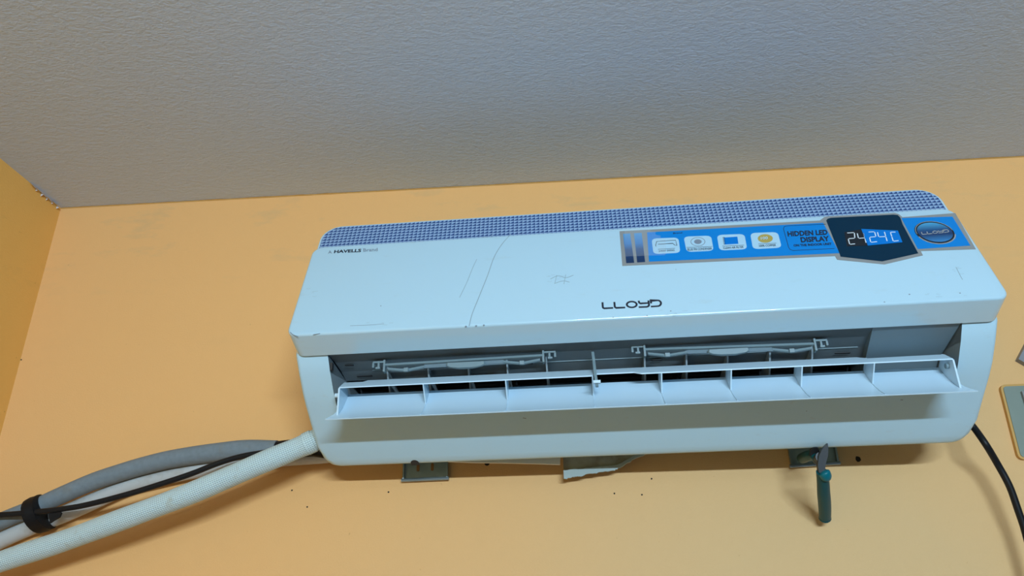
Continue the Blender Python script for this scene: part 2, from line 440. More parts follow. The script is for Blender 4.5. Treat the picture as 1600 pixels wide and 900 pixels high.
# fan chamber and cross-flow fan
bm = bmesh.new()
ch = [(.9850, .3180), (.990, .40), (1.05, .43), (1.095, .41), (1.098, .31), (1.085, .305)]
for a, b in zip(ch, ch[1:]): quadf(bm, F(-.41, *a), F(.41, *a), F(.41, *b), F(-.41, *b))
for x_ in (-.41, .41): bm.faces.new([bm.verts.new(F(x_, *p)) for p in ch + [(1.05, .280)]])
obj('fan_chamber', bm, DARK, ac, smooth=False)
bm = bmesh.new(); fy, fz, fr = 1.052, .348, .040
for k in range(30):
    a = 2*math.pi*k/30; c1 = Vector((math.cos(a), math.sin(a))); c2 = Vector((math.cos(a+.22), math.sin(a+.22)))
    p = [F(-.395, fy+c1.x*fr, fz+c1.y*fr), F(.30, fy+c1.x*fr, fz+c1.y*fr), F(.30, fy+c2.x*fr*.8, fz+c2.y*fr*.8), F(-.395, fy+c2.x*fr*.8, fz+c2.y*fr*.8)]
    quadf(bm, *p)
for x_ in (-.395, -.28, -.165, -.05, .065, .18, .30):
    ring = [F(x_, fy+math.cos(a)*fr*1.01, fz+math.sin(a)*fr*1.01) for a in (2*math.pi*i/24 for i in range(24))]
    ring2 = [p + Vector((.002, 0, 0)) for p in ring]; loft(bm, [ring, ring2])
obj('fan_rotor', bm, FAN, ac, smooth=False)
# closed housing block at the right end of the outlet
bm = bmesh.new()
f0, f1 = F(.3005, .9150, .3330), F(.4075, .9150, .3330)
g0, g1 = F(.3080, .985, .3085), F(.4030, .985, .3085)
h0, h1 = F(.3080, 1.03, .2770), F(.4030, 1.03, .2770)
b0, b1 = F(.3080, 1.04, .3345), F(.4050, 1.04, .3345)
for fc in ((f0, f1, g1, g0), (g0, g1, h1, h0), (h0, h1, b1, b0), (f0, g0, h0, b0), (f1, g1, h1, b1), (f0, f1, b1, b0)): quadf(bm, *fc)
bmesh.ops.remove_doubles(bm, verts=bm.verts, dist=1e-5)
obj('outlet_end_block', bm, DUCT, ac, smooth=False)

# ---- vertical vanes (swing blades)
def vane(px, py, x_off=0):
    c_ = ac_y(px, py, .965); x_ = c_.x
    bm = bmesh.new(); rings = []
    prof = [(.9500, .3280), (.9570, .3180), (.9680, .3040), (.9820, .2900), (1.000, .2830), (1.030, .2900), (1.030, .3080), (.9850, .3170)]
    A = [L(x_, *p) for p in prof]; B = [L(x_+.0022, *p) for p in prof]
    loft(bm, [A, B]); obj('swing_vane', bm, DUCTR, ac, smooth=False)
for px in (607, 670, 732, 792, 853, 1005, 1070, 1134, 1200, 1266): vane(px, 570 - (px-600)*.02)
# ---- linkage bars
def bar(bm, pts, w, h):
    """flat bar through local points, w tall, h deep"""
    rings = []
    for i, p in enumerate(pts):
        d = (pts[min(i+1, len(pts)-1)] - pts[max(i-1, 0)]).normalized(); up = Vector((0, .25, 1)).normalized(); o_ = d.cross(up).normalized()
        rings.append([p + up*w/2 + o_*h/2, p + up*w/2 - o_*h/2, p - up*w/2 - o_*h/2, p - up*w/2 + o_*h/2])
    loft(bm, rings)
YK = .936
def linkage(p0, p1, cx):
    def q(u, dy, y=YK):
        return ac_y(p0[0] + (p1[0]-p0[0])*u, p0[1] + (p1[1]-p0[1])*u + dy, y)
    bm = bmesh.new(); bar(bm, [q(0, 0), q(1, 0)], .0032, .004)
    lk = obj('linkage_bar', bm, DUCT2, ac, smooth=False)
    for u0, u1 in ((0.02, .25), (.75, .98)):
        bm = bmesh.new(); um = (u0+u1)/2
        bar(bm, [q(u0, 6), q(um, 10), q(u1, 6)], .003, .003); obj('link_arm', bm, DUCT2, lk, smooth=False)
        bm = bmesh.new(); c_ = q(um, 9, YK-.003); box(bm, c_-Vector((.003, .002, .0025)), c_+Vector((.003, .002, .0025))); obj('link_pin', bm, DUCT2, lk, smooth=False)
    # plain web between the arms
    bm = bmesh.new(); bar(bm, [q(.25, 5.5), q(.75, 5.5)], .0052, .0015); obj('link_web', bm, DUCT, lk, smooth=False)
    # hand grip
    bm = bmesh.new(); w = .030
    c_ = ac_y(cx, p0[1] + (p1[1]-p0[1])*((cx-p0[0])/(p1[0]-p0[0])) + 7, YK-.004)
    pts = [(-.026, .0035), (.026, .0035), (.0265, -.001), (.022, -.0035), (.010, -.0052), (-.010, -.0052), (-.022, -.0035), (-.0265, -.001)]
    loft(bm, [[c_ + Vector((a*.8, .003, b*.9)) for a, b in pts], [c_ + Vector((a, -.001, b)) for a, b in pts], [c_ + Vector((a*.94, -.004, b*.85)) for a, b in pts]])
    obj('link_grip', bm, HANDLE, lk)
    for u, s in ((0, -1), (1, 1)):           # bracket at each end: upright plate plus small clip
        bm = bmesh.new(); c_ = q(u, 1)
        box(bm, c_+Vector((-.0013, -.003, -.0085)), c_+Vector((.0013, .006, .008)))
        x0, x1 = sorted((0, s*.0165)); box(bm, c_+Vector((x0, -.001, .0045)), c_+Vector((x1, .004, .007)))
        for k in (.5, .95):
            box(bm, c_+Vector((s*.0165*k-.0013, -.001, -.0035+.002*k)), c_+Vector((s*.0165*k+.0013, .003, .005)))
        box(bm, c_+Vector((min(s*.006, s*.012), -.002, -.004)), c_+Vector((max(s*.006, s*.012), .002, -.0015)))
        obj('link_bracket', bm, HANDLE, lk, smooth=False)
linkage((601, 571), (849, 556), 728)
linkage((1007, 547), (1273, 538), 1138)
# moulded slots in the duct roof
for px, py, w in ((570, 587, .022), (826, 567, .012), (1026, 562, .014), (1316, 551, .020), (546, 570, .012)):
    bm = bmesh.new(); y_ = .955 if py < 575 else .965
    d = local_ray(px, py); k = .5905/(d.z+.2778*d.y); c_ = Vector((d.x*k-XC, d.y*k-YO, d.z*k-ZO-.0012))
    w2 = w/2; fr_ = rrect(-w2, w2, -.0022, .0022, (.001,)*4, 2)
    loft(bm, [[c_+Vector((a, b, 0)) for a, b in fr_], [c_+Vector((a, b, .0006)) for a, b in fr_]]); obj('roof_slot', bm, DARK, ac, smooth=False)
# centre support hanging in the outlet
bm = bmesh.new()
a = [ac_y(926, 551, .940), ac_y(928, 566, .936), ac_y(930, 585, .925), ac_y(933, 604, .915)]
bar(bm, a, .004, .0035)
bmesh.ops.delete(bm, geom=bm.verts[:], context='VERTS')
def vbar(bm, pts, w, d):
    loft(bm, [[p+Vector((-w/2, -d/2, 0)), p+Vector((w/2, -d/2, 0)), p+Vector((w/2, d/2, 0)), p+Vector((-w/2, d/2, 0))] for p in pts])
vbar(bm, a, .0036, .008); sup = obj('centre_support', bm, DUCT2, ac, smooth=False)
bm = bmesh.new(); c_ = ac_y(934, 597, .912); box(bm, c_-Vector((.0055, .003, .0018)), c_+Vector((.0035, .003, .0018)))
obj('support_peg', bm, FLAP, sup, smooth=False)
# latch in the left duct wall
bm = bmesh.new(); c_ = ac_y(518, 573, .925)
box(bm, c_-Vector((.001, .003, .005)), c_+Vector((.002, .003, .005))); obj('wall_latch', bm, DARK, ac, smooth=False)

# ---- flap
FF = (.9130, .2448)                          # free edge of the big blade
def blade(c0, c1, bow, xw0, xw1, th, cut=None):
    """curved blade between profile points c0 (front) and c1 (back)"""
    bm = bmesh.new(); K = 7; rows = []
    dy, dz = c1[0]-c0[0], c1[1]-c0[1]; ln = math.hypot(dy, dz); ny, nz = -dz/ln, dy/ln
    for j in range(K+1):
        u = j/K; b = bow*4*u*(1-u); y_, z_ = c0[0]+dy*u - ny*b, c0[1]+dz*u - nz*b
        w = xw0 + (xw1-xw0)*min(1, u*3)
        rows.append((y_, z_, w))
    up = [[L(s*w, y_, z_) for s in (-1, 1)] for y_, z_, w in rows]
    dn = [[L(s*w, y_-ny*th, z_-nz*th) for s in (-1, 1)] for y_, z_, w in rows]
    rings = [[u_[0], u_[1], d_[1], d_[0]] for u_, d_ in zip(up, dn)]
    loft(bm, rings); return bm, rows
BB = (.9640, .2915)
bm, rows = blade(FF, BB, .0045, .4040, .3975, .0016)
louver = obj('louver_flap', bm, FLAP, ac, ang=40, label='white swing flap hanging open below the outlet')
# upper blade with its stepped edges
UF, UB = (.9250, .2888), (.9480, .3040)
def upt(x_, v, lift=0.0):
    y_ = UF[0] + (UB[0]-UF[0])*v; z_ = UF[1] + (UB[1]-UF[1])*v + lift; return L(x_, y_, z_)
xa, xb = -.3925, .3915
fr_x = [(xa, 0), (-.0585, 0), (-.0520, .26), (-.0030, .26), (.0060, 0), (xb, 0)]
bk_x = [(xa+.003, .78), (-.366, .78), (-.361, 1.0), (.2850, 1.0), (.2960, .72), (xb-.004, .78)]
bm = bmesh.new()
cuts = sorted(set([p[0] for p in fr_x] + [p[0] for p in bk_x]))
def lin(tab, x_):
    if x_ <= tab[0][0]: return tab[0][1]
    for (x0, v0), (x1, v1) in zip(tab, tab[1:]):
        if x0 <= x_ <= x1: return v0 + (v1-v0)*(x_-x0)/(x1-x0)
    return tab[-1][1]
rings = []
for x_ in cuts:
    a0, a1 = lin(fr_x, x_), lin(bk_x, x_)
    rings.append([upt(x_, a0), upt(x_, a1), upt(x_, a1, .0014), upt(x_, a0, .0016)])
loft(bm, rings); obj('upper_blade', bm, FLAP, louver, smooth=False)
# small ribs between the two blades
def blade_pt(u):
    j = u*(len(rows)-1); i = min(int(j), len(rows)-2); f_ = j-i
    return rows[i][0]*(1-f_)+rows[i+1][0]*f_, rows[i][1]*(1-f_)+rows[i+1][1]*f_
def rib(x_, u0, name, th=.0016, ufy=UF):
    pts = [ufy, blade_pt(u0), blade_pt((u0+1)/2), blade_pt(1.0), UB]
    bm = bmesh.new(); loft(bm, [[L(x_-th/2, *p) for p in pts], [L(x_+th/2, *p) for p in pts]])
    obj(name, bm, FLAP, louver, smooth=False)
for x_ in (-.2792, -.1699, -.0566, .0317, .1197, .2079, .2964):
    rib(x_, .56, 'flap_rib')
    bm = bmesh.new(); pts = [blade_pt(u) for u in (.02, .2, .4, .58)]
    loft(bm, [[L(x_-.0006, *p), L(x_+.0006, *p), L(x_+.0006, p[0]-.0007, p[1]+.0006), L(x_-.0006, p[0]-.0007, p[1]+.0006)] for p in pts])
    obj('flap_ridge', bm, FLAP, louver, smooth=False)
rib(-.3925, .22, 'flap_end_plate', .0022); rib(.3915, .22, 'flap_end_plate', .0022)
bm = bmesh.new(); c_ = L(.3880, .938, .285)
loft(bm, [[c_+Vector((dx, .0035*math.cos(a), .0035*math.sin(a))) for a in (2*math.pi*i/12 for i in range(12))] for dx in (-.0015, .002)])
obj('pivot_pin', bm, DUCT2, louver)
bm = bmesh.new(); c_ = L(-.3985, .938, .283)
loft(bm, [[c_+Vector((dx, .003*math.cos(a), .003*math.sin(a))) for a in (2*math.pi*i/12 for i in range(12))] for dx in (-.003, .004)])
obj('pivot_pin', bm, FLAP, louver)

# ---- lettering and stickers
def z6(*p): return [(960+a/5, 280+b/5) for a, b in p]
def z7(*p): return [(1200+a/4.4444, 280+b/4.4444) for a, b in p]
def pst(pts): return [st(*p) for p in pts]
stk_px = [(968, 361.6), (972.4, 415.6), (1304.6, 400.3), (1308, 406), (1382, 413.3), (1442, 399.2), (1438.5, 392.5), (1524.7, 389.6), (1492.5, 333.2),
          (1410, 339.6), (1404, 334.6), (1398, 333), (1295, 338.2), (1288, 339.3), (1281, 344.8)]
bm = bmesh.new(); plate(bm, pst(stk_px), 0, .0004)
sticker = obj('promotional_sticker', bm, GREYF, ac, smooth=False, label='blue and grey feature sticker across the panel top right')
E1, E2, E3, E4 = .0006, .0008, .0010, .0012
def stick(name, px_poly, m, e0, e1, uv=False, label=None):
    bm = bmesh.new(); plate(bm, pst(px_poly), e0, e1, uv); return obj(name, bm, m, sticker, smooth=False, label=label)
stick('blue_field', [(1011, 363.5), (1286, 348.6), (1312, 396), (1014, 409.3)], BLUE, .0003, E1)
stick('blue_field', z7((925, 272), (1280, 262), (1405, 463), (1040, 487)), BLUE, .0003, E1)
stick('fade_bar', [(973.5, 366), (984.5, 365.2), (991, 411), (978.5, 411.6)], BARP, .0003, E1, True)
stick('fade_bar', [(990.5, 365), (1002.5, 364.3), (1008, 409.8), (995.5, 410.5)], BARP, .0003, E1, True)
def rq(q, r=.18, k=3):                       # rounded quad in pixels
    out = []
    for u, v in rrect(0, 1, 0, 1, (r,)*4, k):
        tl, tr, br, bl = q
        out.append(((1-v)*((1-u)*bl[0]+u*br[0]) + v*((1-u)*tl[0]+u*tr[0]), (1-v)*((1-u)*bl[1]+u*br[1]) + v*((1-u)*tl[1]+u*tr[1])))
    return out
tiles = [z6((290, 467), (500, 459), (515, 578), (305, 588)), z6((540, 452), (755, 444), (775, 562), (565, 572)),
         z6((800, 439), (1015, 431), (1037, 550), (820, 560)), z6((1060, 424), (1275, 416), (1307, 538), (1082, 550))]
caps = [('2-WAY SWING', z6((345, 558), (468, 551), (470, 565), (346, 573))), ('BLUE FIN CONDENSER', z6((570, 544), (760, 537), (762, 554), (573, 563))),
        ('CLEAN AIR FILTER', z6((848, 533), (1007, 526), (1009, 541), (850, 550))), ('100% COPPER', z6((1128, 517), (1260, 511), (1262, 527), (1130, 534)))]
bms = bmesh.new()
for q, (txt, cq) in zip(tiles, caps):
    stick('icon_tile', rq(q), TILE, E1, E2); word('tile_caption', txt, cq, E3, .015, 0, INK, sticker)
    a, b = cq[0], cq[1]; ribbon(bms, pst([(a[0]-1, a[1]-1.5), (b[0]+1, b[1]-1.5)]), .0005, E2, E3)
def ell(cx, cy, rx, ry, rot=0, k=28, a0=0, a1=360):
    return [(cx + rx*math.cos(math.radians(a))*math.cos(rot) - ry*math.sin(math.radians(a))*math.sin(rot), cy + rx*math.cos(math.radians(a))*math.sin(rot) + ry*math.sin(math.radians(a))*math.cos(rot)) for a in (a0 + (a1-a0)*i/k for i in range(k + (0 if a1-a0 >= 360 else 1)))]
# unit outline icon, fan icon
ribbon(bms, pst(z6((330, 490), (478, 480), (488, 522), (470, 518), (455, 505), (340, 512))), .0008, E2, E3)
ribbon(bms, pst(z6((325, 530), (322, 520), (330, 490))), .0008, E2, E3)
obj('icon_outline', bms, INK, sticker, smooth=False)['kind'] = 'stuff'
bm = bmesh.new(); e_ = ell(*z6((652, 492))[0], 11, 6.6, 0, 20); ribbon(bm, pst(e_+[e_[0]]), .0008, E2, E3)
e_ = ell(*z6((652, 492))[0], 6, 3.6, 0, 14); plate(bm, pst(e_), E2, E3); obj('fan_icon', bm, INKG, sticker, smooth=False)
stick('filter_icon', z6((855, 460), (960, 453), (968, 508), (862, 514)), LEDB, E2, E3)
bm = bmesh.new()
for i in range(6): ribbon(bm, pst(z6((845+i*1.5, 460+i*10), (862+i*1.5, 459+i*10))), .0011, E2, E3)
obj('filter_icon_teeth', bm, INK, sticker, smooth=False)
stick('copper_badge', ell(*z6((1178, 467))[0], 11.8, 6.6, 0, 24), GOLD, E2, E3)
word('badge_lettering', '100', z6((1142, 455), (1196, 452), (1198, 474), (1144, 478)), E4, .02, 0, TILE, sticker)
# display caption box
bm = bmesh.new()
ribbon(bm, pst([(1290, 350.8), (1229, 353.6), (1225.5, 354.6), (1224, 358), (1232, 387), (1234.5, 390.6), (1239, 392), (1304, 388.8)]), .0007, E1, E2); obj('caption_outline', bm, INK, sticker, smooth=False)
word('sticker_lettering', 'HIDDEN LED', z7((132, 366), (410, 354), (414, 388), (138, 401)), E3, 0.035, 0, INK, sticker)
word('sticker_lettering', 'DISPLAY', z7((222, 406), (420, 397), (428, 433), (230, 443)), E3, 0.035, 0, INK, sticker)
word('sticker_lettering', 'ON THE INDOOR UNIT', z7((175, 456), (438, 444), (442, 460), (179, 472)), E3, 0.03, 0, INK, sticker)
word('sticker_lettering', 'Brand', z6((455, 420), (530, 416), (532, 427), (458, 432)), E3, 0.01, .2, INK, sticker)
# dark display window
stick('display_window', z7((404, 290), (412, 278), (435, 271), (870, 249), (900, 252), (918, 270), (935, 318), (1042, 517), (792, 573), (503, 540), (500, 528)), NAVY, E1, E2)
stick('screen_black', z7((528, 372), (648, 352), (692, 464), (548, 470)), LEDK, E2, E3)
stick('screen_blue', z7((646, 350), (900, 361), (932, 442), (692, 465)), LEDB, E3, E4)
SEG = {'2': 'abged', '4': 'fgbc', 'C': 'afed'}
def seg7(bm, ch, q, w, e0, e1):
    P = {'a': ((0, 1), (1, 1)), 'b': ((1, 1), (1, .5)), 'c': ((1, .5), (1, 0)), 'd': ((0, 0), (1, 0)), 'e': ((0, .5), (0, 0)), 'f': ((0, 1), (0, .5)), 'g': ((0, .5), (1, .5))}
    for s in SEG[ch]:
        a, b = P[s]; a = Vector(a); b = Vector(b); d = (b-a)*.07
        ribbon(bm, [quadmap(q, *(a+d)), quadmap(q, *(b-d))], w, e0, e1)
bm = bmesh.new()
seg7(bm, '2', z7((545, 378), (598, 375), (606, 453), (566, 457)), .0012, E3, E4)
seg7(bm, '4', z7((618, 378), (662, 376), (680, 448), (636, 452)), .0012, E3, E4)
E5 = .0014
seg7(bm, '2', z7((694, 372), (738, 370), (758, 438), (712, 444)), .0012, E4, E5)
seg7(bm, '4', z7((758, 371), (806, 369), (826, 437), (776, 441)), .0012, E4, E5)
seg7(bm, 'C', z7((848, 373), (886, 372), (908, 431), (868, 436)), .0012, E4, E5)
obj('screen_digits', bm, DIGIT, sticker, smooth=False)
# oval emblem
ec = z7((1158, 372))[0]
stick('emblem_backing', ell(ec[0]-.6, ec[1]-.2, 32.0, 16.6, .18), LEDK, E1, E2)  # dark ellipse printed behind the disc
stick('emblem_disc', ell(*ec, 28.5, 14.4, .18), EMBL, E2, E3, True)
bm = bmesh.new(); ribbon(bm, pst(ell(ec[0]+.5, ec[1]+.5, 31.5, 16.8, .18, 30, -10, 140)), .0016, E2, E3)
ribbon(bm, pst(ell(ec[0]-.4, ec[1]-.4, 30.5, 15.8, .18, 26, 150, 330)), .0008, E2, E3)
obj('emblem_ring', bm, SILV, sticker, smooth=False)
def arc(cx, cy, rx, ry, a0, a1, k=8): return [(cx+rx*math.cos(math.radians(a)), cy+ry*math.sin(math.radians(a))) for a in (a0+(a1-a0)*i/k for i in range(k+1))]
LOGO = [[(446, 236), (450, 290), (454, 300), (466, 305), (568, 300)], [(581, 233), (586, 284), (591, 294), (602, 300), (705, 295)],
        arc(779, 261, 56, 33, 0, 360, 24), [(858, 219), (861, 234), (866, 243), (878, 249), (972, 244)],
        [(968, 216), (975, 262), (973, 274), (962, 284), (948, 288), (858, 291)],
        [(999, 248), (995, 216), (1072, 214)] + arc(1074, 247, 37, 33, -85, 88, 10) + [(1066, 281), (996, 285)]]
bm = bmesh.new()
for s_ in LOGO: ribbon(bm, [st(880+a/7.2727, 440+b/7.2727) for a, b in s_], .0025, 0, .0003)
obj('panel_logo', bm, INK, ac, smooth=False, label='black wide lettering in the middle of the panel')
q = z7((1062, 366), (1250, 355), (1254, 378), (1068, 388)); bm = bmesh.new()
for s_ in LOGO: ribbon(bm, [quadmap(q, (a-446)/665, 1-(b-214)/91) for a, b in s_], .0012, E3, E4)
obj('emblem_lettering', bm, SILV, sticker, smooth=False)
def z1(*p): return [(440+a/4, 280+b/4) for a, b in p]
word('panel_lettering', 'A', z1((290, 447), (314, 446), (315, 465), (291, 466)), .0003, .01, 0, INKG, ac)
word('panel_lettering', 'HAVELLS', z1((326, 444), (498, 436), (499, 456), (327, 463)), .0003, .035, .15, INK, ac)
word('panel_lettering', 'Brand', z1((510, 434), (600, 430), (601, 450), (511, 454)), .0003, .01, 0, INKG, ac)

# crumpled clear tape at the sticker's left end
bm = bmesh.new(); G = 9; grid = []
for i in range(G):
    row = []
    for j in range(G):
        u, v = i/(G-1), j/(G-1); x_ = 976 + 64*u; y_ = 356 + 44*v + (1-u)*2 + (4*u*u*(1-v)) 
        s_, t_ = st(x_, y_); edge = min(u, v, 1-u, 1-v)
        row.append(bm.verts.new(panel(s_, t_, .0016 + (.0018*rnd.random() if edge > 0 else 0))))
    grid.append(row)
for i in range(G-1):
    for j in range(G-1):
        if i + (G-2-j) > 11: continue
        bm.faces.new((grid[i][j], grid[i+1][j], grid[i+1][j+1], grid[i][j+1]))
obj('peeling_clear_tape', bm, CLEAR, sticker, smooth=True, ang=180)

# scratches and scuffs on the panel, specks on the rim
def scratch(pts, w, m=SCR, name='scratch'):
    P = [Vector((a, b, 0)) for a, b in pts]; C_ = catmull(P, 5)
    bm = bmesh.new(); ribbon(bm, [st(p.x, p.y) for p in C_], w, 0, .00012); obj(name, bm, m, ac, smooth=False)
scratch([(798, 366), (784, 382), (772, 402), (762, 430), (748, 465), (738, 490), (733, 509)], .0009)
scratch([(745, 405), (738, 420), (730, 440), (718, 465)], .0006)
scratch([(860, 436), (872, 431), (884, 434), (896, 430)], .0008); scratch([(866, 443), (880, 439), (890, 441)], .0008)
scratch([(870, 430), (867, 442)], .0006); scratch([(884, 429), (881, 444)], .0006)
scratch([(547, 509), (575, 508), (600, 506)], .0005, INKG)
scratch([(1494, 418), (1500, 430), (1504, 437)], .0006)
scratch([(452+1.5, 519), (458, 523), (466, 526)], .0008, INKG); scratch([(489, 523), (500, 521)], .0008, INKG)
for px, py, r in ((595, 478, .0007), (1421, 460, .0009), (958, 496, .0007), (728, 510, .0011), (744, 509, .0009), (756, 508, .0009), (1011, 493, .0008), (1048, 486, .0008), (1056, 421, .0005), (1382, 472, .0008), (1500, 458, .0008)):
    s_, t_ = st(px, py); bm = bmesh.new(); plate(bm, [(s_+r*1.3*math.cos(a), t_+r*math.sin(a)) for a in (2*math.pi*i/7 for i in range(7))], 0, .00015)
    obj('dirt_speck', bm, INKG, ac, smooth=False)
for x0, y0, n_, dx, dy in ((868, 434, 7, 30, 12), (595, 506, 6, 50, 5), (1040, 489, 6, 60, 8), (1480, 461, 7, 70, 6), (1495, 424, 5, 16, 24), (484, 450, 5, 14, 40), (640, 378, 5, 60, 8), (765, 372, 5, 30, 8)):
    for k in range(n_):
        a, b = x0 + dx*(rnd.random()-.5), y0 + dy*(rnd.random()-.5); l_ = 3 + 6*rnd.random()
        scratch([(a, b), (a+l_*.5, b-.5+rnd.random()), (a+l_, b-l_*.05)], .0004, SMG, 'smudge')
# marks on the lower body, laid on its slope
LD = Vector((0, .0740-.0, -.0540)).normalized(); LN = Vector((0, -.589, -.808))
def low(px, py, e=.0002):
    base = Vector((0, .9950, .2560)); nn = Vector((0, -.5822, -.8130)); d = local_ray(px, py)
    p = d*((base.dot(nn)+e)/d.dot(nn)); return Vector((p.x-XC, p.y-YO, p.z-ZO))
def lowmark(pts, w, m=INKG, name='scuff_mark'):
    bm = bmesh.new(); nn = Vector((0, -.5822, -.8130)); q_ = [low(*p) for p in pts]
    for a, b in zip(q_, q_[1:]):
        d = (b-a).normalized(); sd = d.cross(nn)*w/2
        ring = [a+sd, a-sd, b-sd, b+sd]; loft(bm, [ring, [p-nn*.0004 for p in ring]])
    obj(name, bm, m, ac, smooth=False)
lowmark([(1482, 679), (1486, 674), (1489, 669)], .0022, INK); lowmark([(1492, 664), (1497, 658)], .0013, INK); lowmark([(1479, 681), (1481, 680)], .0012, INK)
lowmark([(554, 712), (558, 714)], .0010); lowmark([(683, 710), (685, 710)], .0012, INK); lowmark([(1119, 692), (1125, 693)], .0010)
lowmark([(1136, 698), (1139, 698)], .0028, INKG); lowmark([(971, 676), (964, 684), (968, 694)], .0005); lowmark([(800, 684), (806, 686)], .0010)
lowmark([(810, 682), (813, 681)], .0012); lowmark([(817, 653), (822, 654)], .0010); lowmark([(1256, 645), (1261, 642)], .0010, INKG); lowmark([(1432, 674), (1452, 661)], .0005, SCR)
lowmark([(1172, 693), (1180, 695), (1190, 694)], .0006, SCR); lowmark([(1407, 625), (1411, 625)], .0010)

# screw notches in the lower edge
def notch(px, py, w, h):
    bm = bmesh.new(); c_ = low(px, py); nn = Vector((0, -.5822, -.8130)); up = Vector((0, -.8130, .5822))
    pts = [c_ + Vector((1, 0, 0))*w*math.cos(a) + up*h*math.sin(a) for a in (math.pi*i/10 for i in range(11))] + [c_ - Vector((w, 0, 0)) - up*h*.8, c_ + Vector((w, 0, 0)) - up*h*.8]
    loft(bm, [[p + nn*.0005 for p in pts], [p - nn*.002 for p in pts]]); obj('screw_notch', bm, DARK, ac, smooth=False)
notch(648, 723, .0058, .0055); notch(1273, 706, .0062, .008)

# ------------------------------------------------------------------ steel mounting plate behind the unit
mp = bpy.data.objects.new('mounting_plate', None); COL.objects.link(mp); mp.location = (0, 0, 0)
tag(mp, 'galvanised steel mounting plate on the wall, two tabs showing under the air conditioner', 'bracket')
pa = wp(700, 700, -.002); pb = wp(1240, 690, -.002)
bm = bmesh.new(); box(bm, (-.26, -.0030, 2.30), (.44, -.0004, 2.52))
obj('backing_sheet', bm, METAL, mp, smooth=False)
def tab(tl, tr, br, bl, ears):
    y = -.0035; P = [wp(*p, y) for p in (tl, tr, br, bl)]
    up = Vector((0, 0, .10)); P[0] = P[0]+Vector((0, 0, .11)); P[1] = P[1]+Vector((0, 0, .11))
    bm = bmesh.new(); loft(bm, [P, [p+Vector((0, .003, 0)) for p in P]]); tb = obj('tab', bm, METAL, mp, smooth=False)
    bm = bmesh.new(); a, b = P[3], P[2]                                  # folded lip, rounded
    tube(bm, [a+Vector((-.003, -.004, 0)), b+Vector((.003, -.004, 0))], .0028, 8, 0); obj('folded_lip', bm, METAL, tb)
    bm = bmesh.new()
    for q0, q1 in ((a, P[0]), (b, P[1])):
        loft(bm, [[p+Vector((-.0012, 0, 0)), p+Vector((.0012, 0, 0)), p+Vector((.0012, -.006, 0)), p+Vector((-.0012, -.006, 0))] for p in (q0, q1)])
    obj('side_fold', bm, METAL, tb, smooth=False)
    for u in ears:
        c_ = a.lerp(b, u)+Vector((0, -.0008, .019)); bm = bmesh.new()
        pts = rrect(-.0022, .0022, -.006, .006, (.0022, .0022, .0022, .0022), 4)
        loft(bm, [[c_+Vector((p, 0, q_)) for p, q_ in pts], [c_+Vector((p, .001, q_)) for p, q_ in pts]]); obj('tab_slot', bm, SLOT, tb, smooth=False)
tab((632, 721), (699, 719), (699, 748), (631, 751), (.32, .65))
tab((1235, 706), (1308, 704), (1308, 724), (1236, 729), (.5,))

# torn card and white packing strip tucked behind the unit
cp = [(879, 690), (880, 720), (881, 747.5), (890, 745.5), (899, 743), (905, 743.5), (915, 740.5), (926, 738.5), (938, 737), (948, 735), (958, 733.5), (966, 731), (976, 725), (988, 718), (1000, 712), (1022, 702), (1026, 690)]
bm = bmesh.new(); A = [wp(a, b, -.030 + (b-690)*.0001) for a, b in cp]; loft(bm, [A, [p+Vector((0, .003, 0)) for p in A]])
card = tag(obj('torn_card', bm, CARD, smooth=False), 'torn grey card with ragged lower edge sticking out below the air conditioner', 'card')
bm = bmesh.new()
lo = []
for (a0, b0), (a1, b1) in zip(cp[2:15], cp[3:16]): lo += [(a0 + (a1-a0)*k/4, b0 + (b1-b0)*k/4 + (.9*rnd.random() if k else 0)) for k in range(4)]
rg = []
for i, (a, b) in enumerate(lo):
    p = wp(a, b, -.0295); j = .0018*rnd.random(); w_ = .0120 - .0075*min(1, i/40)
    rg.append([p+Vector((0, -.0012, -j)), p+Vector((0, -.0008, w_)), p+Vector((0, .0006, w_)), p+Vector((0, .0026, -j))])
loft(bm, rg); obj('torn_edge', bm, EDGE_LIT, card, smooth=False, label='torn card edge, its lit band put in as a paler tone')
bm = bmesh.new(); sp = [(700, 712), (700, 721), (740, 722.5), (790, 723.2), (830, 724), (875, 725.5), (876, 705)]
A = [wp(a, b, -.058) for a, b in sp]; loft(bm, [A, [p+Vector((0, .006, 0)) for p in A]])
tag(obj('packing_strip', bm, FOAMW, smooth=False), 'thin white packing strip showing between the left plate tab and the torn card', 'strip')

